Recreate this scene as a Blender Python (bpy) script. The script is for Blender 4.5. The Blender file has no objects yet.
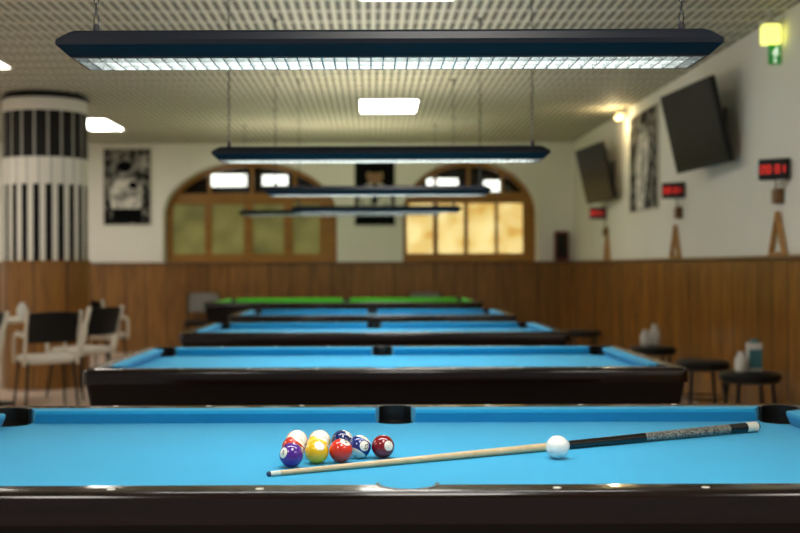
import bpy, bmesh, math, random
from mathutils import Vector, Matrix
random.seed(7)
S = bpy.context.scene
COL = S.collection
CAMZ = 1.237
try:
    S.view_settings.view_transform = 'Standard'
    S.view_settings.look = 'None'
except Exception: pass

def lin(c):
    o=[]
    for v in c:
        v/=255.0
        o.append(v/12.92 if v<=0.04045 else ((v+0.055)/1.055)**2.4)
    return (o[0],o[1],o[2],1.0)

# ---------------------------------------------------------------- materials
class N:
    def __init__(s,name):
        s.m=bpy.data.materials.new(name); s.m.use_nodes=True
        s.nt=s.m.node_tree; s.b=s.nt.nodes['Principled BSDF']
        s._tc=None
    def tc(s,kind='Object'):
        if s._tc is None: s._tc=s.nt.nodes.new('ShaderNodeTexCoord')
        return s._tc.outputs[kind]
    def set(s,sock,v):
        if hasattr(v,'is_linked') or isinstance(v,bpy.types.NodeSocket): s.nt.links.new(v,sock)
        else: sock.default_value=v
    def math(s,op,a,b=None,c=None):
        n=s.nt.nodes.new('ShaderNodeMath'); n.operation=op
        s.set(n.inputs[0],a)
        if b is not None: s.set(n.inputs[1],b)
        if c is not None: s.set(n.inputs[2],c)
        return n.outputs[0]
    def xyz(s,v=None):
        n=s.nt.nodes.new('ShaderNodeSeparateXYZ'); s.set(n.inputs[0],v if v is not None else s.tc())
        return n.outputs[0],n.outputs[1],n.outputs[2]
    def mix(s,f,a,b):
        n=s.nt.nodes.new('ShaderNodeMix'); n.data_type='RGBA'
        s.set(n.inputs[0],f); s.set(n.inputs[6],a); s.set(n.inputs[7],b)
        return n.outputs[2]
    def noise(s,scale=5,detail=3,stretch=None,kind='Object'):
        n=s.nt.nodes.new('ShaderNodeTexNoise'); n.inputs['Scale'].default_value=scale; n.inputs['Detail'].default_value=detail
        if stretch:
            mp=s.nt.nodes.new('ShaderNodeMapping'); mp.inputs['Scale'].default_value=stretch
            s.nt.links.new(s.tc(kind),mp.inputs[0]); s.nt.links.new(mp.outputs[0],n.inputs['Vector'])
        else: s.nt.links.new(s.tc(kind),n.inputs['Vector'])
        return n.outputs[0]
    def bump(s,h,strength=0.2,dist=0.01):
        n=s.nt.nodes.new('ShaderNodeBump'); n.inputs['Strength'].default_value=strength; n.inputs['Distance'].default_value=dist
        s.nt.links.new(h,n.inputs['Height']); s.nt.links.new(n.outputs[0],s.b.inputs['Normal'])
    def out(s,color=None,rough=0.5,metal=0,coat=0,emis=None,es=0,spec=None):
        if color is not None: s.set(s.b.inputs['Base Color'],color)
        s.set(s.b.inputs['Roughness'],rough); s.b.inputs['Metallic'].default_value=metal
        s.b.inputs['Coat Weight'].default_value=coat
        if spec is not None: s.b.inputs['Specular IOR Level'].default_value=spec
        if emis is not None:
            s.set(s.b.inputs['Emission Color'],emis); s.set(s.b.inputs['Emission Strength'],es)
        return s.m

def simple(name,rgb,rough=0.5,metal=0,coat=0,var=0.12,scale=8,es=0,spec=None):
    n=N(name); c=lin(rgb); d=tuple([x*(1-var) for x in c[:3]]+[1])
    col=n.mix(n.noise(scale,2),c,d)
    return n.out(col,rough,metal,coat,emis=(c if es else None),es=es,spec=spec)

def cloth_mat(name,rgb):
    n=N(name); c=lin(rgb); d=tuple([x*0.84 for x in c[:3]]+[1])
    f=n.noise(900,2); col=n.mix(n.noise(3,3),c,d)
    n.bump(f,0.15,0.001)
    n.b.inputs['Sheen Weight'].default_value=0.15
    return n.out(col,0.9,spec=0.15)
M={}
M['cloth']=cloth_mat('blue_cloth',(42,165,213))
M['green']=cloth_mat('green_cloth',(85,205,55))
def wood(name,a,b,rough,coat=0,plank=None,axis=0,scale=6,spec=None):
    n=N(name)
    st=(1,1,12) if plank is None else ((9,9,.8))
    if plank is None: st=(1,10,10)
    g=n.noise(scale,5,stretch=st)
    g=n.math('MULTIPLY_ADD',g,1.8,-.4)
    g=n.math('MINIMUM',n.math('MAXIMUM',g,0.0),1.0)
    col=n.mix(g,lin(a),lin(b))
    if plank:
        X=n.xyz()[axis]
        fr=n.math('FRACT',n.math('DIVIDE',X,plank))
        line=n.math('LESS_THAN',fr,0.04)
        cell=n.math('FLOOR',n.math('DIVIDE',X,plank))
        rnd=n.math('FRACT',n.math('MULTIPLY',n.math('SINE',n.math('MULTIPLY',cell,12.98)),43.7))
        col=n.mix(n.math('MULTIPLY',rnd,0.4),col,lin(tuple(v*.66 for v in b)))
        col=n.mix(line,col,lin((46,26,10)))
    return n.out(col,rough,coat=coat,spec=spec)
M['rail']=wood('dark_lacquered_wood',(30,12,8),(14,7,5),0.16,coat=0.2,spec=.4)
M['body']=wood('dark_apron_wood',(20,9,7),(11,6,4),0.4,spec=0.2)
M['sight']=simple('pearl_sight',(235,232,220),0.3,es=0.0)
M['pocket']=simple('black_pocket_rubber',(14,13,13),0.35)
M['pocketin']=simple('pocket_shadow_leather',(8,8,8),0.8)
M['metaldark']=simple('dark_metal',(30,30,34),0.35,metal=0.6)
M['lampblk']=simple('lamp_housing_navy_black',(5,16,31),0.38,spec=.3)
M['reflector']=simple('white_reflector',(170,174,178),0.4,var=.03)
M['louvre']=simple('satin_louvre',(150,156,154),0.3,metal=0.7,var=.03)
M['wainR']=wood('wainscot_planks_along_wall',(172,120,52),(112,72,28),0.24,plank=0.30,axis=1,scale=3)
M['wainB']=wood('wainscot_planks',(162,112,46),(104,66,24),0.3,plank=0.30,axis=0,scale=3)
M['woodtrim']=wood('wood_ledge',(124,84,38),(86,54,22),0.35,scale=3)
M['windowwood']=wood('honey_window_wood',(170,118,34),(132,88,22),0.45,scale=3)
M['black']=simple('matte_black',(14,14,15),0.5,spec=.3)
M['blackgloss']=simple('black_screen',(14,14,16),0.4,var=.05,spec=.12)
M['cream']=simple('cream_plastic',(218,212,198),0.45)
M['grey']=simple('grey_fabric',(125,123,120),0.8)
M['red_led']=simple('red_led_digit',(235,40,30),0.5,es=0.8)
M['whitepaint']=simple('white_object_glaze',(205,205,200),0.3)
M['bluebox']=simple('turquoise_print',(60,120,130),0.4)
M['ply']=wood('rack_beech_wood',(196,146,82),(150,104,50),0.4,scale=4)
n=N('white_plaster'); f=n.noise(1.3,4)
n.bump(n.noise(60,3),0.08,0.003)
M['plaster']=n.out(n.mix(f,lin((240,238,229)),lin((226,223,210))),0.75)
n=N('beige_floor_tiles'); x,y,z=n.xyz()
fx=n.math('LESS_THAN',n.math('FRACT',n.math('DIVIDE',x,0.4)),0.02); fy=n.math('LESS_THAN',n.math('FRACT',n.math('DIVIDE',y,0.4)),0.02)
g=n.math('MAXIMUM',fx,fy)
M['floor']=n.out(n.mix(g,n.mix(n.noise(6,4),lin((210,190,176)),lin((184,164,150))),lin((130,118,108))),0.3)
n=N('slatted_ceiling'); x,y,z=n.xyz()
a=n.math('GREATER_THAN',n.math('FRACT',n.math('DIVIDE',x,0.07)),0.45)
b=n.math('GREATER_THAN',n.math('FRACT',n.math('DIVIDE',y,0.34)),0.14)
h=n.math('MULTIPLY',a,b)
M['ceil']=n.out(n.mix(h,lin((212,208,188)),lin((98,96,82))),0.7)
n=N('striped_column_cladding'); x,y,z=n.xyz()
T=n.math('ARCTAN2',y,x)
ang=n.math('FRACT',n.math('MULTIPLY',T,20/(2*math.pi)))
ang2=n.math('FRACT',n.math('MULTIPLY',T,22/(2*math.pi)))
w_lo=n.math('LESS_THAN',ang2,0.46); w_hi=n.math('LESS_THAN',ang,0.15); w_mid=n.math('LESS_THAN',ang2,0.90)
W=lin((224,220,208)); K=lin((18,16,15)); G=lin((150,148,142))
lo=n.mix(w_lo,K,W); hi=n.mix(w_hi,lin((26,23,21)),lin((165,163,154))); mid=n.mix(w_mid,G,W)
c=n.mix(n.math('GREATER_THAN',z,2.09),lo,mid)
c=n.mix(n.math('GREATER_THAN',z,2.365),c,hi)
c=n.mix(n.math('GREATER_THAN',z,2.84),c,W)
M['column']=n.out(c,0.6,spec=.15)
def pane(name,a,b,es,ns=2.4):
    n=N(name); f=n.noise(ns,1.5,stretch=(1,1,1)); f=n.math('MINIMUM',n.math('MAXIMUM',n.math('MULTIPLY_ADD',f,2.2,-.6),0.0),1.0)
    c=n.mix(f,lin(a),lin(b))
    return n.out(c,0.3,emis=c,es=es)
M['paneG']=pane('lit_mottled_glass_green',(138,132,74),(96,92,46),0.4)
M['paneY']=pane('lit_amber_glass',(255,236,166),(206,164,78),0.9,3.2)
M['glassdk']=simple('dark_transom_glass',(20,18,12),0.15)
M['bright']=simple('lit_fluorescent_panel',(255,250,240),0.5,var=0,es=16.5)
M['bright2']=simple('lit_tube_panel',(245,250,240),0.5,var=0,es=2.0)
M['exityel']=simple('lit_emergency_diffuser',(236,236,120),0.5,var=0,es=1.6)
M['exitgrn']=simple('green_sign_panel',(30,140,50),0.5,var=0,es=0.3)
M['signwhite']=simple('white_pictogram',(240,255,240),0.5,var=0,es=0.7)
M['warm']=simple('warm_lamp_glow',(255,220,150),0.5,var=0,es=4.0)
M['redbox']=simple('red_enamel',(110,34,24),0.4)
def mott(name,a,b,sc):
    n=N(name); f=n.noise(sc,4)
    r=n.nt.nodes.new('ShaderNodeValToRGB'); r.color_ramp.elements[0].position=.42; r.color_ramp.elements[1].position=.6
    n.nt.links.new(f,r.inputs[0]); return n.out(n.mix(r.outputs[0],lin(a),lin(b)),0.85,spec=.05)
M['ph_dark']=mott('photo_print_dark',(34,33,32),(140,138,130),9)
M['ph_mid']=mott('photo_print_grey',(170,168,160),(95,92,88),14)
M['ph_white']=mott('photo_print_light',(226,222,212),(170,168,160),10)
M['ph_skin']=simple('photo_print_skin',(150,118,92),0.8,spec=.05)
M['ph_black']=simple('photo_print_black',(16,16,16),0.85,spec=.05)

# ---------------------------------------------------------------- geometry helpers
def link(o,parent=None,loc=None):
    COL.objects.link(o)
    if parent: o.parent=parent
    if loc: o.location=loc
    return o
def finish(name,bm,mats,parent=None,loc=None,smooth=True,sharp=35):
    me=bpy.data.meshes.new(name)
    bmesh.ops.recalc_face_normals(bm,faces=bm.faces)
    bm.to_mesh(me); bm.free()
    for m in (mats if isinstance(mats,(list,tuple)) else [mats]): me.materials.append(M[m] if isinstance(m,str) else m)
    if smooth:
        for p in me.polygons: p.use_smooth=True
        try: me.set_sharp_from_angle(angle=math.radians(sharp))
        except Exception: pass
    o=bpy.data.objects.new(name,me)
    return link(o,parent,loc)
def empty(name,loc,label,cat,group=None,rotz=0):
    e=bpy.data.objects.new(name,None); e.empty_display_size=.1; link(e,None,loc)
    e.rotation_euler=(0,0,rotz)
    tag(e,label,cat,group); return e
def tag(o,label,cat,group=None):
    o['label']=label; o['category']=cat
    if group: o['group']=group
    return o
def struct(o,label=None):
    o['kind']='structure'
    if label: o['label']=label
    return o
def box(bm,c,s,mat=0,rot=None,bev=0,seg=2):
    m=Matrix.Translation(c)@((rot.to_4x4()) if rot is not None else Matrix.Identity(4))@Matrix.Diagonal((s[0],s[1],s[2],1))
    r=bmesh.ops.create_cube(bm,size=1,matrix=m)
    vs=r['verts']; fs=set(f for v in vs for f in v.link_faces)
    if bev>0:
        es=list(set(e for v in vs for e in v.link_edges))
        rr=bmesh.ops.bevel(bm,geom=es,offset=bev,segments=seg,affect='EDGES',profile=.5)
        fs=set(rr['faces'])|set(f for f in fs if f.is_valid)
        for f in list(fs): 
            for v in f.verts:
                for g in v.link_faces: g.material_index=mat
    for f in fs:
        if f.is_valid: f.material_index=mat
def tube(bm,p0,p1,r0,r1=None,seg=12,mat=0,caps=True):
    p0=Vector(p0);p1=Vector(p1); r1=r0 if r1 is None else r1
    d=p1-p0; q=d.to_track_quat('Z','Y').to_matrix().to_4x4()
    r=bmesh.ops.create_cone(bm,cap_ends=caps,segments=seg,radius1=r0,radius2=r1,depth=d.length,matrix=Matrix.Translation((p0+p1)/2)@q)
    for f in set(f for v in r['verts'] for f in v.link_faces): f.material_index=mat
def sweep(bm,pts,rx,ry,side=Vector((1,0,0)),seg=10,sub=4):
    P=[Vector(p) for p in pts]; Q=[]
    for i in range(len(P)-1):
        p0=P[max(i-1,0)];p1=P[i];p2=P[i+1];p3=P[min(i+2,len(P)-1)]
        for k in range(sub):
            t=k/sub
            Q.append(.5*((2*p1)+(p2-p0)*t+(2*p0-5*p1+4*p2-p3)*t*t+(3*p1-p0-3*p2+p3)*t**3))
    Q.append(P[-1]); L=[]
    for i,q in enumerate(Q):
        d=(Q[min(i+1,len(Q)-1)]-Q[max(i-1,0)]).normalized(); nn=d.cross(side).normalized()
        L.append([q+side*(rx*math.cos(2*math.pi*j/seg))+nn*(ry*math.sin(2*math.pi*j/seg)) for j in range(seg)])
    loft(bm,L,capa=True,capb=True)
def lathe(bm,prof,seg=32,mat=0,mtx=None,matf=None):
    rings=[]
    for (r,z) in prof:
        if r<1e-6: rings.append([bm.verts.new((0,0,z))])
        else: rings.append([bm.verts.new((r*math.cos(2*math.pi*i/seg),r*math.sin(2*math.pi*i/seg),z)) for i in range(seg)])
    nv=[v for r in rings for v in r]
    for k in range(len(rings)-1):
        A,B=rings[k],rings[k+1]
        for i in range(seg):
            j=(i+1)%seg
            if len(A)==1 and len(B)==1: continue
            if len(A)==1: f=bm.faces.new((A[0],B[i],B[j]))
            elif len(B)==1: f=bm.faces.new((A[i],A[j],B[0]))
            else: f=bm.faces.new((A[i],A[j],B[j],B[i]))
            f.material_index=matf(k) if matf else mat
    if mtx is not None: bmesh.ops.transform(bm,matrix=mtx,verts=nv)
def prism(bm,pts,axis,a,b,mat=0):
    def P(p,t):
        if axis=='z': return (p[0],p[1],t)
        if axis=='y': return (p[0],t,p[1])
        return (t,p[0],p[1])
    A=[bm.verts.new(P(p,a)) for p in pts]; B=[bm.verts.new(P(p,b)) for p in pts]
    fs=[bm.faces.new(A),bm.faces.new(B[::-1])]
    n=len(pts)
    for i in range(n): fs.append(bm.faces.new((A[i],B[i],B[(i+1)%n],A[(i+1)%n])))
    for f in fs: f.material_index=mat
def rrect(hx,hy,r,n=6):
    pts=[]
    for (sx,sy,a0) in ((1,1,0),(-1,1,90),(-1,-1,180),(1,-1,270)):
        for i in range(n+1):
            a=math.radians(a0+90*i/n)
            pts.append((sx*(hx-r)+r*math.cos(a),sy*(hy-r)+r*math.sin(a)))
    return pts
def loft(bm,loops,closed=False,capa=False,capb=False,mats=None):
    R=[[bm.verts.new(p) for p in L] for L in loops]
    n=len(R[0]); K=len(R)
    for k in range(K if closed else K-1):
        A,B=R[k],R[(k+1)%K]
        for i in range(n):
            f=bm.faces.new((A[i],A[(i+1)%n],B[(i+1)%n],B[i]))
            if mats: f.material_index=mats[k]
    if capa: f=bm.faces.new(R[0][::-1]); f.material_index=mats[0] if mats else 0
    if capb: f=bm.faces.new(R[-1]); f.material_index=mats[-1] if mats else 0
def boolcut(o,cutters,op='DIFFERENCE'):
    for c in cutters:
        md=o.modifiers.new('b','BOOLEAN'); md.operation=op; md.object=c; md.solver='EXACT'
    bpy.context.view_layer.update()
    dg=bpy.context.evaluated_depsgraph_get()
    me=bpy.data.meshes.new_from_object(o.evaluated_get(dg))
    o.modifiers.clear(); old=o.data; o.data=me
    me.name=o.name
def drop(objs):
    for c in objs: bpy.data.objects.remove(c,do_unlink=True)

def clone(top,loc,rotz=None,label=None):
    t=top.copy(); COL.objects.link(t); t.location=loc
    if rotz is not None: t.rotation_euler=(0,0,rotz)
    if label: t['label']=label
    def rec(src,dst):
        for ch in src.children:
            c=ch.copy(); COL.objects.link(c); c.parent=dst; c.matrix_parent_inverse=ch.matrix_parent_inverse.copy(); rec(ch,c)
    rec(top,t)
    return t

# ---------------------------------------------------------------- room
XR=2.95; XL=-6.6; YB=16.2; YF=-1.5; ZC=3.04; ZW=1.28
bm=bmesh.new(); box(bm,((XR+XL)/2,(YB+YF)/2+.3,-.05),(XR-XL+.4,YB-YF+1.6,.1)); struct(finish('floor',bm,'floor',smooth=False),'beige tiled floor')
bm=bmesh.new(); box(bm,((XR+XL)/2,(YB+YF)/2+.1,ZC+.05),(XR-XL+.4,YB-YF+.6,.1)); struct(finish('ceiling',bm,'ceil',smooth=False),'off-white slatted ceiling')
bm=bmesh.new(); box(bm,(XR+.1,(YB+YF)/2,ZC/2),(.2,YB-YF,ZC)); struct(finish('wall_right',bm,'plaster',smooth=False),'white plaster wall')
bm=bmesh.new(); box(bm,(XL-.1,(YB+YF)/2,ZC/2),(.2,YB-YF,ZC)); struct(finish('wall_left',bm,'plaster',smooth=False),'white plaster wall')
bm=bmesh.new(); box(bm,((XR+XL)/2,YB+.15,ZC/2),(XR-XL,.3,ZC)); wb=finish('wall_back',bm,'plaster',smooth=False)
ZS=1.99; RISE=.80
ARCH=((-1.778,1.268),(1.436,.984))
def archpts(cx,hw,z0,zs,rise,n=32):
    p=[(cx-hw,z0),(cx+hw,z0)]
    for i in range(n+1):
        a=math.pi*i/n; p.append((cx+hw*math.cos(a),zs+rise*math.sin(a)))
    return p
cs=[]
for cx,hw in ARCH:
    b=bmesh.new(); prism(b,archpts(cx,hw,ZW+.02,ZS,RISE),'y',YB-.2,YB+.5); cs.append(finish('cut',b,'plaster',smooth=False))
boolcut(wb,cs); drop(cs); struct(wb,'white plaster wall with two arched openings')
bm=bmesh.new(); box(bm,((XR+XL)/2,YB-.015,ZW/2),(XR-XL,.03,ZW)); struct(finish('trim_1',bm,'wainB',smooth=False),'brown wood plank wainscot')
bm=bmesh.new(); box(bm,(XR-.015,(YB+YF)/2,ZW/2),(.03,YB-YF-.06,ZW)); struct(finish('trim_2',bm,'wainR',smooth=False),'brown wood plank wainscot')
bm=bmesh.new(); box(bm,((XR+XL)/2,YB-.03,ZW+.012),(XR-XL,.06,.03),bev=.005); struct(finish('trim_3',bm,'woodtrim'),'wood ledge')
bm=bmesh.new(); box(bm,(XR-.03,(YB+YF)/2-.05,ZW+.012),(.06,YB-YF-.1,.03),bev=.005); struct(finish('trim_4',bm,'woodtrim'),'wood ledge')
def window(idx,cx,hw,panes,pm,lights):
    b=bmesh.new()
    yf=YB+.30
    def px(x): return (x-372)/1111*(yf)
    zt0,zt1=2.17,2.33
    box(b,(cx,yf+.03,ZW+.07),(2*hw,.08,.16),0)
    box(b,(cx,yf+.02,(zt0+zt1)/2),(2*hw,.10,zt1-zt0),0)
    xs=[(px(a),px(c)) for a,c in panes]
    edges=[cx-hw]+[v for p in xs for v in p]+[cx+hw]
    for i in range(0,len(edges),2):
        a,c=edges[i],edges[i+1]
        if c>a: box(b,((a+c)/2,yf+.02,(ZW+.15+zt0)/2),(c-a,.07,zt0-ZW-.15),0)
    for a,c in xs:
        box(b,((a+c)/2,yf+.04,(ZW+.15+zt0)/2),(c-a,.015,zt0-ZW-.15),1)
    for k in (-.5,0,.5):
        x=cx+hw*k; zt=ZS+RISE*math.sqrt(max(0,1-k*k)); box(b,(x,yf+.02,(zt1+zt)/2),(.05,.05,zt-zt1+.02),0)
    box(b,(cx,yf+.35,2.55),(2*hw+.3,.02,.7),2)
    n=32; L=[]
    for i in range(n+1):
        a=math.pi*i/n; c_,s_=math.cos(a),math.sin(a)
        L.append([(cx+(hw-.07)*c_,yf-.02,ZS+(RISE-.07)*s_),(cx+(hw+.01)*c_,yf-.02,ZS+(RISE+.01)*s_),(cx+(hw+.01)*c_,yf+.06,ZS+(RISE+.01)*s_),(cx+(hw-.07)*c_,yf+.06,ZS+(RISE-.07)*s_)])
    loft(b,L,capa=True,capb=True)
    for lx0,lx1,y0,y1 in lights:
        d=yf+.33
        X0=(lx0-372)/1111*d; X1=(lx1-372)/1111*d; Z0=CAMZ+(266.5-y1)*d/1111; Z1=CAMZ+(266.5-y0)*d/1111
        box(b,((X0+X1)/2,d-.02,(Z0+Z1)/2),(X1-X0,.03,Z1-Z0),3)
    o=finish('window_%d'%idx,b,['windowwood',pm,'glassdk','bright2'],smooth=False)
    struct(o,'arched wood-framed interior window with lit panes')
window(1,ARCH[0][0],ARCH[0][1],((173,205),(212,244),(253,284),(293,320)),'paneG',((209,247,174,186),(263,288,175,185)))
window(2,ARCH[1][0],ARCH[1][1],((407,433),(438,464),(468,495),(498,523)),'paneY',((427,458,179,186),(484,500,181,192)))

CX,CY=-3.42,11.66
e=empty('column',(CX,CY,0),'round column with black and white striped cladding above wood','column')
b=bmesh.new(); lathe(b,[(.43,ZW+.02),(.43,2.09),(.425,2.09),(.425,2.11),(.43,2.11),(.43,2.97)],64); finish('striped_cladding',b,'column',e)
b=bmesh.new(); lathe(b,[(0,2.97),(.445,2.97),(.445,3.0),(.41,3.0),(.41,ZC),(0,ZC)],64); finish('top_ring',b,'black',e)
b=bmesh.new(); lathe(b,[(0,0),(.45,0),(.45,ZW),(.46,ZW),(.46,ZW+.03),(0,ZW+.03)],64); finish('wood_base',b,'wainB',e)

for i,(x,y,sx,sy) in enumerate([(.19,12.4,.66,1.0),(.24,6.9,.66,1.1),(-3.42,13.9,.46,1.1),(-3.50,9.70,.6,.5),(.24,1.6,.66,1.1),(-3.6,4.5,.6,1.2),
        (-5.4,2,.6,1.2),(-5.4,6,.6,1.2),(-5.4,10,.6,1.2),(2.2,.6,.6,1.2),(-1.6,.4,.6,1.2),(-5.6,14,.5,1.2)]):  # panels on this row are added out of view to brighten the room
    b=bmesh.new()
    box(b,(0,0,-.008),(sx-.04,sy-.04,.014),1)
    for q in (-1,1):
        box(b,(q*(sx/2-.01),0,-.012),(.02,sy,.024),0); box(b,(0,q*(sy/2-.01),-.012),(sx,.02,.024),0)
    o=finish('ceiling_light',b,['cream','bright'],None,(x,y,ZC),smooth=False)
    tag(o,'lit rectangular panel set in the ceiling','ceiling light','ceiling light panels')

# ---------------------------------------------------------------- pool table
def make_table(name,loc,label,L=1.17,W=.56,cl='cloth',H=.80,cush=.055,woodw=.075,pr=.055):
    e=empty(name,loc,label,'pool table' if cl=='cloth' else 'snooker table','pool tables in a row')
    OX,OY=L+cush+woodw,W+cush+woodw
    IX,IY=L+cush,W+cush
    b=bmesh.new()
    prof=[(0.0,H-.062),(-0.0,H-.018),(.003,H-.008),(.009,H-.002),(.018,H),(woodw,H),(woodw,H-.062)]
    loops=[]
    for ins,z in prof:
        r=max(.035-ins,.008)
        loops.append([(p[0],p[1],z) for p in rrect(OX-ins,OY-ins,r)])
    loft(b,loops,closed=True)
    rail=finish('rail_frame',b,['rail','sight'],None)
    b=bmesh.new(); box(b,(0,0,H-.0575),(2*IX,2*IY,.029)); bed=finish('cloth_bed',b,cl,None,smooth=False)
    pk=[]
    for sx in (-1,1):
        for sy in (-1,1): pk.append((sx*(L+.012),sy*(W+.012),math.atan2(sy,sx),118))
    for sy in (-1,1): pk.append((0,sy*(W+.042),math.atan2(sy,0),95))
    cs=[]
    for x,y,a,sp in pk:
        b=bmesh.new(); tube(b,(x,y,H-.12),(x,y,H+.05),pr+.006,seg=32); cs.append(finish('cut',b,'pocket'))
    boolcut(rail,cs); boolcut(bed,cs); drop(cs)
    for p in rail.data.polygons: p.use_smooth=True
    try: rail.data.set_sharp_from_angle(angle=math.radians(35))
    except Exception: pass
    bm2=bmesh.new(); bm2.from_mesh(rail.data)
    for k in (-3,-2,-1,1,2,3):
        for sy in (-1,1):
            lathe(bm2,[(.0001,H+.0008),(.0085,H+.0008),(.0085,H-.003)],12,1,Matrix.Translation((k*L/4,sy*(OY-.036),0)))
    for k in (-1,0,1):
        for sx in (-1,1):
            lathe(bm2,[(.0001,H+.0008),(.0085,H+.0008),(.0085,H-.003)],12,1,Matrix.Translation((sx*(OX-.036),k*W/2,0)))
    bm2.to_mesh(rail.data); bm2.free()
    rail.parent=e; bed.parent=e
    zc=H-.043
    prof=[(0,H-.003),(.004,H-.001),(cush,H-.0005),(cush,zc-.001),(.018,zc-.001),(0,H-.012)]
    def cushion(n0,n1,b0,b1,place):
        b=bmesh.new(); A=[];B=[]
        for u,z in prof:
            t=u/cush
            A.append(place(n0+(b0-n0)*t,u,z)); B.append(place(n1+(b1-n1)*t,u,z))
        loft(b,[A,B],capa=True,capb=True); finish('cushion',b,cl,e,smooth=False)
    for sy in (-1,1):
        for sx in (-1,1):
            cushion(.062,L-.07,.05,L-.035,lambda s,u,z,sx=sx,sy=sy:(sx*s,sy*(W+u),z))
    for sx in (-1,1):
        cushion(-(W-.07),W-.07,-(W-.035),W-.035,lambda s,u,z,sx=sx:(sx*(L+u),s,z))
    for x,y,a,sp in pk:
        b=bmesh.new()
        lathe(b,[(0,H-.13),(pr,H-.13),(pr,zc-.004)],32,1)
        lathe(b,[(pr,zc-.004),(pr+.005,zc-.004),(pr+.005,H-.13)],32,0)
        n=24; Ls=[]
        for i in range(n+1):
            t=a+math.radians(-sp+2*sp*i/n); c_,s_=math.cos(t),math.sin(t)
            Ls.append([(r*c_,r*s_,z) for r,z in ((pr,zc-.01),(pr,H-.001),(pr+.003,H+.001),(pr+.009,H+.0008),(pr+.0055,H-.002),(pr+.0055,zc-.01))])
        loft(b,Ls,closed=False,capa=True,capb=True)
        o=finish('pocket',b,['pocket','pocketin'],e,(x,y,0))
    b=bmesh.new()
    lp=[]
    for ins,z,r in ((.012,H-.062,.03),(.018,H-.10,.03),(.04,H-.26,.03),(.04,H-.28,.03)):
        lp.append([(p[0],p[1],z) for p in rrect(OX-ins,OY-ins,r)])
    lin_=[(p[0],p[1],H-.28) for p in rrect(OX-.09,OY-.09,.02)]; li2=[(p[0],p[1],H-.14) for p in rrect(OX-.09,OY-.09,.02)]
    loft(b,lp+[lin_,li2],capb=True)
    finish('apron',b,'body',e)
    for sx in (-1,1):
        for sy in (-1,1):
            b=bmesh.new()
            ls=[]
            for z,h in ((0,.05),(.03,.06),(.05,.055),(.1,.062),(H-.36,.085),(H-.30,.095),(H-.13,.095)):
                ls.append([(p[0],p[1],z) for p in rrect(h,h,.015,3)])
            loft(b,ls,capa=True,capb=True)
            finish('leg',b,'body',e,(sx*(OX-.28),sy*(OY-.22),0))
    return e
HALF=.69
t1=make_table('pool_table',(.07,2.15+HALF,0),'blue-cloth pool table with dark glossy rails holding balls and cue')
lab2='blue-cloth pool table with dark rails, standing empty in the row'
Sp=2.63
clone(t1,(.055,4.74+HALF,0),label=lab2)
clone(t1,(.015,7.36+HALF,0),label=lab2)
clone(t1,(.0,9.98+HALF,0),label=lab2)
sn=make_table('snooker_table',(-.34,13.05+.9,0),'full-size snooker table with green cloth by the far wall',L=1.50,W=.72,cl='green',H=.82,cush=.05,woodw=.10,pr=.045)
sn['group']='pool tables in a row'

# ---------------------------------------------------------------- lamps over tables
def make_lamp(loc,hl=.815,zb=1.755,length_label=''):
    e=empty('hanging_table_lamp',loc,'long black trough lamp with lit louvre hanging on chains','lamp','lamps above the tables')
    b=bmesh.new()
    def R(hx,hy,z): return [(hx,hy,z),(-hx,hy,z),(-hx,-hy,z),(hx,-hy,z)]
    loft(b,[R(hl-.035,.082,.028),R(hl-.035,.088,0),R(hl-.028,.095,0),R(hl-.022,.10,.006),R(hl,.122,.026),R(hl,.122,.038),R(hl-.03,.116,.056),R(hl-.045,.11,.062)],capb=True,mats=[0]*8)
    finish('housing',b,['lampblk'],e,smooth=False)
    b=bmesh.new()
    loft(b,[R(hl-.036,.083,.024),R(hl-.055,.06,.059)],capb=True,mats=[0,0])
    finish('reflector',b,['reflector'],e,smooth=False)
    b=bmesh.new()
    hx=hl-.036; n=int(2*hx/.030)
    for i in range(n+1):
        x=-hx+2*hx*i/n; box(b,(x,0,.011),(.003,.164,.025))
    for y in (-.082,-.028,.028,.082): box(b,(0,y,.011),(2*hx,.003,.025))
    finish('louvre',b,'louvre',e,smooth=False)
    for sx in (-1,1):
        b=bmesh.new(); x=sx*(hl-.07)
        tube(b,(x,0,.062),(x,0,.10),.012,.008,12)
        z=.10; top=ZC-zb; k=0
        while z<top-.02:
            L=[];n2=10
            for i in range(n2):
                a=2*math.pi*i/n2; cx_=.006*math.cos(a); cz_=z+.0145+(.0155)*math.sin(a)
                nx=math.cos(a)*.0017; nz=math.sin(a)*.0017
                ring=[]
                for j in range(4):
                    bb=math.pi/2*j; rr=math.cos(bb); oo=.0017*math.sin(bb)
                    if k%2==0: ring.append((x+cx_+nx*rr,oo,cz_+nz*rr))
                    else: ring.append((x+oo,cx_+nx*rr,cz_+nz*rr))
                L.append(ring)
            loft(b,L,closed=True)
            z+=.0255; k+=1
        tube(b,(x,0,top-.035),(x,0,top),.006,.02,12)
        finish('chain',b,'metaldark',e)
    e.location=(loc[0],loc[1],zb)
    return e
def lamp_light(x,y,z,l,w,power,col=(1,.97,.92)):
    ld=bpy.data.lights.new('tube_light','AREA'); ld.shape='RECTANGLE'; ld.size=l; ld.size_y=w; ld.energy=power; ld.color=col  # shared by the louvre tubes and the added upward fill
    o=bpy.data.objects.new('tube_light',ld); link(o,None,(x,y,z)); return o
lm=make_lamp((.045,2.83,0))
LAMPS=[(.045,2.83,1.755,.8)]
for k in (1,2,3):
    y=2.83+Sp*k; clone(lm,(.045,y,1.755)); LAMPS.append((.045,y,1.755,.8))
ls=make_lamp((-.40,14.1,0),hl=1.28,zb=1.89); LAMPS.append((-.40,14.1,1.89,1.25))
tops=[o for o in COL.objects if o.parent is None and o.name.startswith('hanging_table_lamp')]
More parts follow.
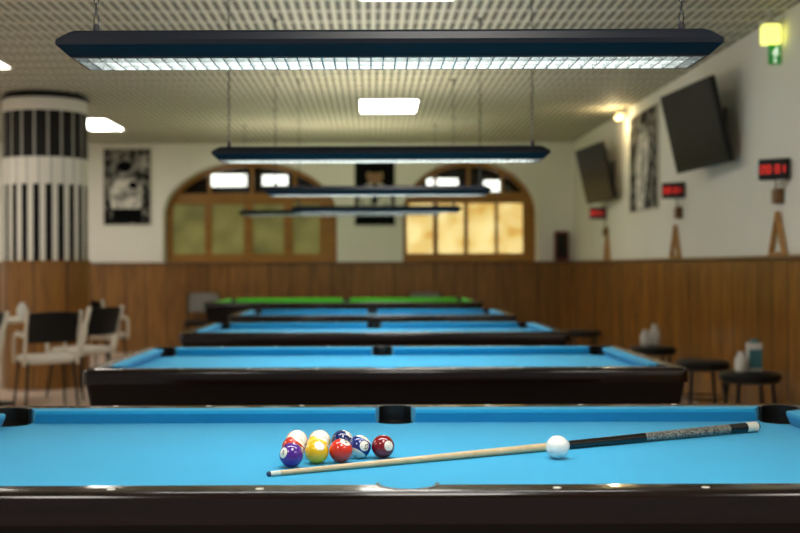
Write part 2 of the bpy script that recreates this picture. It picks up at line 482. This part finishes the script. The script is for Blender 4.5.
for (x,y,z,h) in LAMPS:
    par=min(tops,key=lambda t:(t.location-Vector((x,y,z))).length)
    o=lamp_light(0,0,.056,2*(h-.06),.10,18 if y<4 else 27,(1,.99,.97)); o.parent=par
    up=9 if y<4 else (13 if y<9 else 25)
    o=lamp_light(0,0,.066,2*(h-.08),.10,up,(1,.96,.86) if y<9 else (1,.91,.68)); o.rotation_euler=(math.pi,0,0); o.name='added_ceiling_fill'; o.parent=par  # upward light added on each lamp so the bright ceiling fills the room

# ---------------------------------------------------------------- balls
ZCL=.80-.043; BR=.0290
def ball_mat(name,rgb,stripe,plain=False):
    n=N(name); c=lin(rgb); Wt=lin((238,234,220))
    nn=n.nt.nodes.new('ShaderNodeVectorMath'); nn.operation='NORMALIZE'; n.nt.links.new(n.tc(),nn.inputs[0])
    x,y,z=n.xyz(nn.outputs[0])
    col=c
    if stripe: col=n.mix(n.math('LESS_THAN',n.math('ABSOLUTE',z),.55),Wt,c)
    if not plain:
        d1=n.math('LESS_THAN',y,-.90); d2=n.math('GREATER_THAN',y,.90)
        col=n.mix(n.math('MAXIMUM',d1,d2),col,Wt)
    return n.out(col,0.08,coat=0.5)
digitm=simple('ball_numeral_black',(15,15,15),0.2)
def ball(x,y,rgb,num,stripe,rot,cname,zoff=0):
    b=bmesh.new(); bmesh.ops.create_uvsphere(b,u_segments=40,v_segments=24,radius=BR)
    plain=num is None
    o=finish('cue_ball' if plain else 'pool_ball',b,ball_mat('ball_'+cname,rgb,stripe,plain),None,(x,y,ZCL+BR+.0002),sharp=180)
    if plain:
        tag(o,'plain white cue ball resting beside the cue','ball')
    else:
        tag(o,'%s%s pool ball with number disc on blue cloth'%(cname.replace('_',' '),' striped' if stripe else ''),'ball','pool balls in a cluster')
        cu=bpy.data.curves.new('t','FONT'); cu.body=str(num); cu.align_x='CENTER'; cu.align_y='CENTER'; cu.size=.021
        to=bpy.data.objects.new('t',cu); COL.objects.link(to); bpy.context.view_layer.update()
        me=bpy.data.meshes.new_from_object(to.evaluated_get(bpy.context.evaluated_depsgraph_get())); bpy.data.objects.remove(to)
        bb=bmesh.new(); bb.from_mesh(me); bmesh.ops.triangulate(bb,faces=bb.faces); 
        for v in bb.verts:
            p=Vector((v.co.x,0,v.co.y)); p.y=-math.sqrt(max(1e-8,BR*BR-p.x*p.x-p.z*p.z)); v.co=p.normalized()*(BR*1.004)
        finish('numeral',bb,digitm,o,smooth=False)
    o.rotation_euler=[math.radians(a) for a in rot]
    return o
ball(-.1945,2.660,(84,36,140),4,False,(-20,-20,-38),'purple')
ball(-.1363,2.706,(240,190,20),1,False,(-42,10,15),'yellow')
ball(-.0780,2.722,(215,50,32),3,False,(-58,10,35),'bright_red')
ball(-.0330,2.780,(25,45,120),10,True,(-15,35,20),'navy_blue')
ball(.0258,2.782,(130,16,26),7,False,(-12,15,30),'maroon')
ball(-.1975,2.765,(205,62,48),11,True,(15,40,50),'red')
ball(-.1375,2.788,(250,205,50),9,True,(12,30,60),'pale_yellow')
ball(-.1960,2.870,(235,130,40),13,True,(25,-50,70),'orange')
ball(-.1370,2.872,(240,190,30),9,True,(20,55,-60),'golden')
ball(-.0780,2.866,(18,32,90),2,False,(-50,20,50),'dark_blue')
ball(.460,2.763,(242,240,232),None,False,(0,0,0),'white')

# ---------------------------------------------------------------- cue
tip=Vector((-.2422,2.538,ZCL+.0065)); butt=Vector((1.1096,3.202,ZCL+.0155))
Lc=(butt-tip).length
e=empty('pool_cue',tip,'pool cue with maple shaft, black forearm and dark wrap','pool cue')
e.rotation_mode='QUATERNION'; e.rotation_quaternion=(butt-tip).to_track_quat('Z','Y')
def rad(t): return .0058+(.0148-.0058)*(t**1.0)
def cuepart(nm,t0,t1,mat,extra=0):
    b=bmesh.new(); z0,z1=t0*Lc,t1*Lc
    lathe(b,[(0,z0),(rad(t0)+extra,z0),(rad((t0+t1)/2)+extra,(z0+z1)/2),(rad(t1)+extra,z1),(0,z1)],24); return finish(nm,b,mat,e)
M['maple']=wood('maple_shaft',(214,190,150),(192,164,120),0.3,scale=3)
M['ferrule']=simple('ivory_ferrule',(225,222,205),0.3)
M['tipb']=simple('chalked_blue_tip',(30,60,90),0.8)
M['cueblack']=simple('cue_black_lacquer',(14,14,15),0.2,coat=.4)
n=N('speckled_linen_wrap'); x,y,z=n.xyz(); s_=n.noise(260,2); s_=n.math('GREATER_THAN',s_,.5); M['wrap']=n.out(n.mix(s_,lin((150,148,136)),lin((26,26,25))),.42,coat=.4,spec=.8)
b=bmesh.new(); lathe(b,[(0,0),(.004,.0005),(.0056,.003),(.0058,.009),(0,.009)],24); finish('leather_tip',b,'tipb',e)
cuepart('ferrule',.006,.022,'ferrule')
cuepart('shaft',.022,.548,'maple')
cuepart('joint_collar',.548,.556,'ferrule',.0002)
cuepart('forearm',.556,.725,'cueblack')
cuepart('wrap',.725,.925,'wrap',.0001)
cuepart('butt_sleeve',.925,.968,'cueblack')
cuepart('butt_cap',.968,.995,'ferrule')
cuepart('bumper',.995,1.0,'cueblack',-.003)

# ---------------------------------------------------------------- wall things, right wall
def tv(loc,yaw,label):
    e=empty('television',loc,label,'television','wall televisions')
    w,h,t=1.14,.70,.05
    R=Matrix.Rotation(yaw,3,'Z')@Matrix.Rotation(math.radians(-13),3,'Y')
    def obj(nm,b,m):
        bmesh.ops.transform(b,matrix=R.to_4x4(),verts=b.verts); return finish(nm,b,m,e,smooth=False)
    b=bmesh.new(); box(b,(0,0,0),(t,w,h),bev=.008); box(b,(.04,0,0),(.05,w*.6,h*.6),bev=.01); obj('casing',b,'black')
    b=bmesh.new(); box(b,(-t/2-.001,0,.008),(.003,w-.05,h-.06)); obj('screen',b,'blackgloss')
    b=bmesh.new(); D=XR-loc[0]; box(b,(D-.0100,0,0),(.0199,.25,.3)); tube(b,(D-.02,0,.05),(.05,0,.02),.02); tube(b,(D-.02,0,-.08),(.05,0,-.04),.02)
    finish('bracket',b,'metaldark',e)
tv((2.72,9.35,2.40),math.radians(5),'large black flat television tilted down on wall bracket')
tv((2.74,13.6,2.36),math.radians(5),'black flat television tilted down on wall bracket')

def ell(bm,c,rx,rz,plane,off,mat,n=28,rot=0):
    vs=[]
    for i in range(n):
        a=2*math.pi*i/n; u=rx*math.cos(a); v=rz*math.sin(a)
        uu=u*math.cos(rot)-v*math.sin(rot); vv=u*math.sin(rot)+v*math.cos(rot)
        vs.append(bm.verts.new((c[0]+uu,-off,c[1]+vv)))
    f=bm.faces.new(vs[::-1]); f.material_index=mat
def poly(bm,pts,off,mat):
    f=bm.faces.new([bm.verts.new((p[0],-off,p[1])) for p in pts]); f.material_index=mat
def poster(name,w,h,loc,rotz,label,kind):
    b=bmesh.new(); mats=['cream','ph_dark','ph_mid','ph_white','ph_black','ph_skin']
    box(b,(0,0,0),(w,.02,h),0)
    poly(b,[(-w/2+.02,-h/2+.02),(w/2-.02,-h/2+.02),(w/2-.02,h/2-.02),(-w/2+.02,h/2-.02)],.011,1 if kind!='c' else 4)
    s=w
    if kind=='a':
        ell(b,(-.05*s,.20*h),.13*s,.10*h,0,.0125,2); ell(b,(-.05*s,.26*h),.15*s,.07*h,0,.013,4)
        poly(b,[(-.32*s,-.28*h),(.28*s,-.28*h),(.30*s,-.02*h),(.14*s,.10*h),(-.22*s,.10*h),(-.36*s,-.05*h)],.0122,3)
        poly(b,[(-.34*s,-.12*h),(.26*s,-.02*h),(.28*s,-.1*h),(-.2*s,-.2*h)],.0135,2)
        ell(b,(.12*s,.02*h),.09*s,.05*h,0,.014,4); poly(b,[(-.3*s,-.46*h),(.3*s,-.46*h),(.3*s,-.28*h),(-.3*s,-.28*h)],.0126,4)
        ell(b,(.3*s,.3*h),.12*s,.1*h,0,.0122,2)
    if kind=='b':
        poly(b,[(-.22*s,-.48*h),(.02*s,-.48*h),(.18*s,-.1*h),(.22*s,.2*h),(.08*s,.3*h),(-.12*s,.26*h),(-.26*s,.0)],.0132,3)
        ell(b,(.04*s,.36*h),.11*s,.10*h,0,.015,2); ell(b,(.05*s,.41*h),.12*s,.06*h,0,.0165,4)
        poly(b,[(-.02*s,.12*h),(.04*s,.12*h),(.08*s,-.3*h),(-.02*s,-.34*h)],.015,2)
    if kind=='c':
        ell(b,(0,.30*h),.26*s,.14*h,0,.0122,4); ell(b,(0,.24*h),.2*s,.13*h,0,.013,5)
        ell(b,(0,.35*h),.25*s,.07*h,0,.0138,4)
        poly(b,[(-.4*s,-.3*h),(.4*s,-.3*h),(.36*s,.05*h),(.12*s,.14*h),(-.12*s,.14*h),(-.36*s,.05*h)],.0124,3)
        poly(b,[(-.05*s,.12*h),(.05*s,.12*h),(.07*s,-.15*h),(0,-.2*h),(-.07*s,-.15*h)],.0135,4)
    o=finish(name,b,mats,None,loc,smooth=False); o.rotation_euler=(0,0,rotz)
    tag(o,label,'poster'); return o
poster('wall_poster',.72,1.14,(-3.56,YB-.011,2.41),0,'black and white photo poster of seated person in pale shirt','a')
poster('wall_poster',.62,1.0,(.045,YB-.011,2.32),0,'dark portrait poster of a dark-haired person in white shirt','c')
poster('wall_poster',1.25,1.10,(XR-.011,12.0,2.37),math.radians(-90),'dark photo poster of standing figure in white shirt','b')

SA=math.radians(-35)
def score(x,y,z):
    e=empty('scoreboard',(x,y,z),'black wall scoreboard with red lit digits','scoreboard','scoreboards on the wall')
    b=bmesh.new(); box(b,(0,0,0),(.21,.05,.15),bev=.006); finish('casing',b,'black',e,smooth=False)
    seg={'0':'abcdef','1':'bc','8':'abcdefg'}
    def dig(ch,cx):
        b=bmesh.new(); w,h,t=.024,.052,.007
        P={'a':(0,h/2,w,t),'g':(0,0,w,t),'d':(0,-h/2,w,t),'f':(-w/2,h/4,t,h/2),'b':(w/2,h/4,t,h/2),'e':(-w/2,-h/4,t,h/2),'c':(w/2,-h/4,t,h/2)}
        for s in seg[ch]:
            x,zz,a,c=P[s]; box(b,(cx+x,-.027,zz),(a,.003,c))
        finish('led_digit',b,'red_led',e,smooth=False)
    for ch,cx in (('0',-.072),('0',-.03),('0',.03),('1',.066)): dig(ch,cx)
    b=bmesh.new(); tube(b,(0,.02,0),(.042,.094,0),.012); finish('mount_arm',b,'black',e)
    e.rotation_euler=(0,0,SA); return e
sc=[score(XR-.10,7.87,1.915)]
for y,z in ((10.5,1.945),(14.0,1.90)): clone(sc[0],(XR-.10,y,z),rotz=SA)
def swbox(y,z):
    b=bmesh.new(); box(b,(0,0,0),(.05,.13,.11),bev=.006); box(b,(-.027,0,0),(.006,.09,.07)); tube(b,(0,.04,.05),(0,.04,.14),.006)
    o=finish('switch_box',b,'woodtrim',None,(XR-.026,y,z)); return tag(o,'small brown switch box mounted beneath scoreboard','switch box','switch boxes on the wall')
s0=swbox(8.0,1.735)
for y,z in ((10.6,1.74),(13.9,1.66)): clone(s0,(XR-.026,y,z))
def rack(y):
    b=bmesh.new()
    def tri(s,x): 
        h=s*math.sqrt(3)/2
        return [(x,-s/2,0),(x,s/2,0),(x,0,h)]
    so,si=.30,.235
    def lp(s,x,dz): return [(x,p[1],p[2]+dz) for p in tri(s,x)]
    A=lp(so,-.018,0);B=lp(so,.018,0);C=lp(si,.018,.019);D=lp(si,-.018,.019)
    loft(b,[A,B,C,D],closed=True)
    bmesh.ops.scale(b,vec=(1,1.0,1.22),verts=b.verts)
    o=finish('ball_rack',b,'ply',None,(XR-.030,y,ZW+.0275),smooth=False)
    return tag(o,'wooden triangle ball rack standing on the wall ledge','ball rack','ball racks on the wall ledge')
r0=rack(8.0)
for y in (10.7,13.8): clone(r0,(XR-.030,y,ZW+.0275))

e=empty('emergency_sign',(2.85,7.93,2.86),'lit yellow emergency lamp with green exit sign below','exit sign')
b=bmesh.new(); box(b,(0,0,.10),(.13,.10,.02),bev=.004); box(b,(0,0,.145),(.03,.03,.072)); finish('mount',b,'cream',e)
b=bmesh.new(); box(b,(0,0,.02),(.125,.09,.14),bev=.012); finish('lamp_diffuser',b,'exityel',e)
b=bmesh.new(); box(b,(.03,0,-.12),(.09,.012,.14),0)
def sg(x,z,w,h,r=0): box(b,(.03+(x-.03)*.85,-.0075,-.12+(z+.135)*.9),(w,.003,h),1,rot=Matrix.Rotation(math.radians(r),3,'Y'))
sg(.045,-.085,.014,.014)
for (x,z,w,h,r) in ((.035,-.112,.014,.036,20),(.018,-.112,.025,.008,-30),(.05,-.118,.02,.008,35),(.022,-.142,.008,.03,-35),(.045,-.14,.008,.027,40),(.03,-.175,.007,.026,0)):
    sg(x,z,w,h,r)
vs=[b.verts.new((x,-.0092,z)) for x,z in ((.015,-.162),(.045,-.162),(.03,-.182))]; f=b.faces.new(vs); f.material_index=1
finish('sign_panel',b,['exitgrn','signwhite'],e,smooth=False)
e=empty('wall_spotlight',(XR-.02,12.75,2.97),'small warm glowing spotlight above the poster','lamp')
b=bmesh.new(); box(b,(0,0,0),(.04,.10,.08),bev=.006); tube(b,(-.02,0,0),(-.14,0,-.02),.012); finish('bracket',b,'cream',e)
b=bmesh.new(); lathe(b,[(0,-.04),(.04,-.035),(.045,0),(.025,.03),(0,.035)],20,mtx=Matrix.Translation((-.08,0,-.02))); finish('bulb_shade',b,'warm',e)
ld=bpy.data.lights.new('spot_bulb','POINT'); ld.energy=7; ld.color=(1,.78,.42); ld.shadow_soft_size=.05
o=bpy.data.objects.new('spot_bulb',ld); link(o,e,(-.16,-.02,-.10))
b=bmesh.new(); box(b,(0,0,0),(.2,.12,.42),0,bev=.01); box(b,(0,-.062,0),(.15,.006,.34),1); box(b,(.06,-.067,0),(.015,.01,.05),1)
o=finish('fire_hose_cabinet',b,['redbox','black'],None,(2.75,YB-.061,1.53)); tag(o,'small red cabinet with dark door mounted on the wall','fire cabinet')

# ---------------------------------------------------------------- stools
def stool(loc,label,h=.49,r=.205):
    e=empty('stool',loc,label,'stool','black stools along the wall')
    b=bmesh.new(); lathe(b,[(0,h-.075),(r-.02,h-.075),(r,h-.062),(r+.004,h-.018),(r-.015,h-.003),(r*.6,h+.002),(0,h+.002)],36); finish('seat',b,'black',e)
    for k in range(4):
        a=math.radians(45+90*k); c,s=math.cos(a),math.sin(a)
        b=bmesh.new(); tube(b,(c*(r-.04),s*(r-.04),h-.07),(c*(r+.01),s*(r+.01),0),.013,.013,12); finish('leg',b,'metaldark',e)
    b=bmesh.new(); n=32; R=r-.008; z=.2; L=[]
    for i in range(n):
        a=2*math.pi*i/n; L.append([((R+.008*math.cos(t))*math.cos(a),(R+.008*math.cos(t))*math.sin(a),z+.008*math.sin(t)) for t in (0,math.pi/2,math.pi,3*math.pi/2)])
    loft(b,L,closed=True); finish('foot_ring',b,'metaldark',e)
    return e
st=stool((2.65,7.8,0),'round black stool with metal legs holding a jar and box')
clone(st,(2.60,8.75,0),label='round black stool with metal legs beside the wall')
clone(st,(2.60,10.3,0),label='round black stool with metal legs holding white jars')
clone(st,(2.45,12.9,0),label='round black stool with metal legs near the corner')
def jar(loc,h,r,label,mat='whitepaint'):
    b=bmesh.new(); lathe(b,[(0,0),(r*.8,0),(r,.02),(r,h*.6),(r*.75,h*.78),(r*.5,h*.82),(r*.55,h*.9),(r*.5,h),(0,h)],28)
    return tag(finish('jar',b,mat,None,loc),label,'jar')
ZSt=.492
jar((2.575,7.76,ZSt),.14,.045,'white rounded jar standing on a black stool')
b=bmesh.new(); box(b,(0,0,.10),(.10,.06,.20),0,bev=.006); box(b,(0,-.032,.09),(.09,.004,.13),1); box(b,(0,0,.21),(.05,.035,.03),1,bev=.004)
o=finish('printed_carton',b,['whitepaint','bluebox'],None,(2.68,7.80,ZSt)); tag(o,'white carton with turquoise print on a black stool','carton')
jar((2.53,10.3,ZSt),.15,.045,'white jar on a stool by the wall'); jar((2.63,10.34,ZSt),.20,.05,'tall white jar on a stool by the wall')

# ---------------------------------------------------------------- chairs
def chair(loc,rotz,label,back='black',shell='cream',seat='cream',arms=True):
    e=empty('chair',loc,label,'chair','chairs',rotz)
    b=bmesh.new(); ls=[]
    for z,d in ((.415,.02),(.435,0),(.465,0),(.478,.012),(.482,.05)):
        ls.append([(p[0],p[1],z) for p in rrect(.215-d,.215-d,.06)])
    loft(b,ls,capa=True,capb=True); finish('seat',b,seat,e)
    b=bmesh.new(); L=[];n=12
    for i in range(n+1):
        t=-1+2*i/n; x=.205*t; cy=-.255+.04*t*t
        L.append([(x,cy-.01-.010,.60),(x,cy-.055-.010,.75),(x,cy-.085-.010,.865-.015*t*t),(x,cy-.085+.010,.865-.015*t*t),(x,cy-.055+.010,.75),(x,cy-.01+.010,.60)])
    loft(b,L,capa=True,capb=True); finish('backrest',b,back,e)
    for sx in (-1,1):
        b=bmesh.new(); x=sx*.225
        if arms: sweep(b,[(x,-.31,.87),(x,-.26,.72),(x,-.17,.665),(x,.0,.665),(x,.15,.655),(x,.215,.60),(x,.215,.46),(x,.20,.41)],.013,.024); finish('arm_frame',b,shell,e)
        else: sweep(b,[(x,-.31,.87),(x,-.26,.70),(x,-.21,.50),(x,-.20,.42)],.010,.014); finish('back_post',b,shell,e)
        if arms:
            b=bmesh.new(); sweep(b,[(x,-.25,.70),(x,-.235,.60),(x,-.20,.48),(x,-.19,.41)],.013,.035); finish('back_post',b,shell,e)
    for sx in (-1,1):
        for sy in (-1,1):
            b=bmesh.new(); tube(b,(sx*.19,sy*.17,.43),(sx*.225,sy*.23,0),.013,.009); finish('leg',b,'black',e)
    return e
c0=chair((-2.84,9.66,0),math.radians(30),'cream armchair with black backrest and thin black legs')
clone(c0,(-2.78,10.62,0),math.radians(62))
clone(c0,(-3.42,9.20,0),math.radians(150))
clone(c0,(-3.15,12.9,0),math.radians(-20))
c1=chair((-2.42,15.7,0),math.radians(180),'dark chair with grey backrest against the wall',back='grey',shell='black',seat='black',arms=False)
clone(c1,(.76,15.7,0),math.radians(180))
e=empty('cafe_table',(-3.48,10.05,0),'small round cafe table with pale top','table')
b=bmesh.new(); lathe(b,[(0,.745),(.36,.745),(.375,.755),(.375,.77),(.36,.78),(0,.78)],40); finish('tabletop',b,'cream',e)
b=bmesh.new(); lathe(b,[(0,0),(.22,0),(.22,.012),(.05,.03),(.03,.06),(.03,.70),(.09,.745),(0,.745)],28); finish('pedestal',b,'black',e)
jar((-3.18,10.1,.78),.14,.05,'white jar standing on the round table')

# ---------------------------------------------------------------- lights
w=bpy.data.worlds.new('w'); S.world=w; w.use_nodes=True
w.node_tree.nodes['Background'].inputs[0].default_value=(1,.98,.95,1); w.node_tree.nodes['Background'].inputs[1].default_value=.25

# ---------------------------------------------------------------- camera
cd=bpy.data.cameras.new('camera'); cd.lens=50; cd.sensor_width=36; cd.shift_x=.035
cd.dof.use_dof=True; cd.dof.focus_distance=2.74; cd.dof.aperture_fstop=2.8
cam=bpy.data.objects.new('camera',cd); COL.objects.link(cam)
cam.matrix_world=Matrix.Translation((0,0,CAMZ))@Matrix.Rotation(math.radians(90),4,'X')@Matrix.Rotation(math.radians(-.2),4,'Z')
S.camera=cam
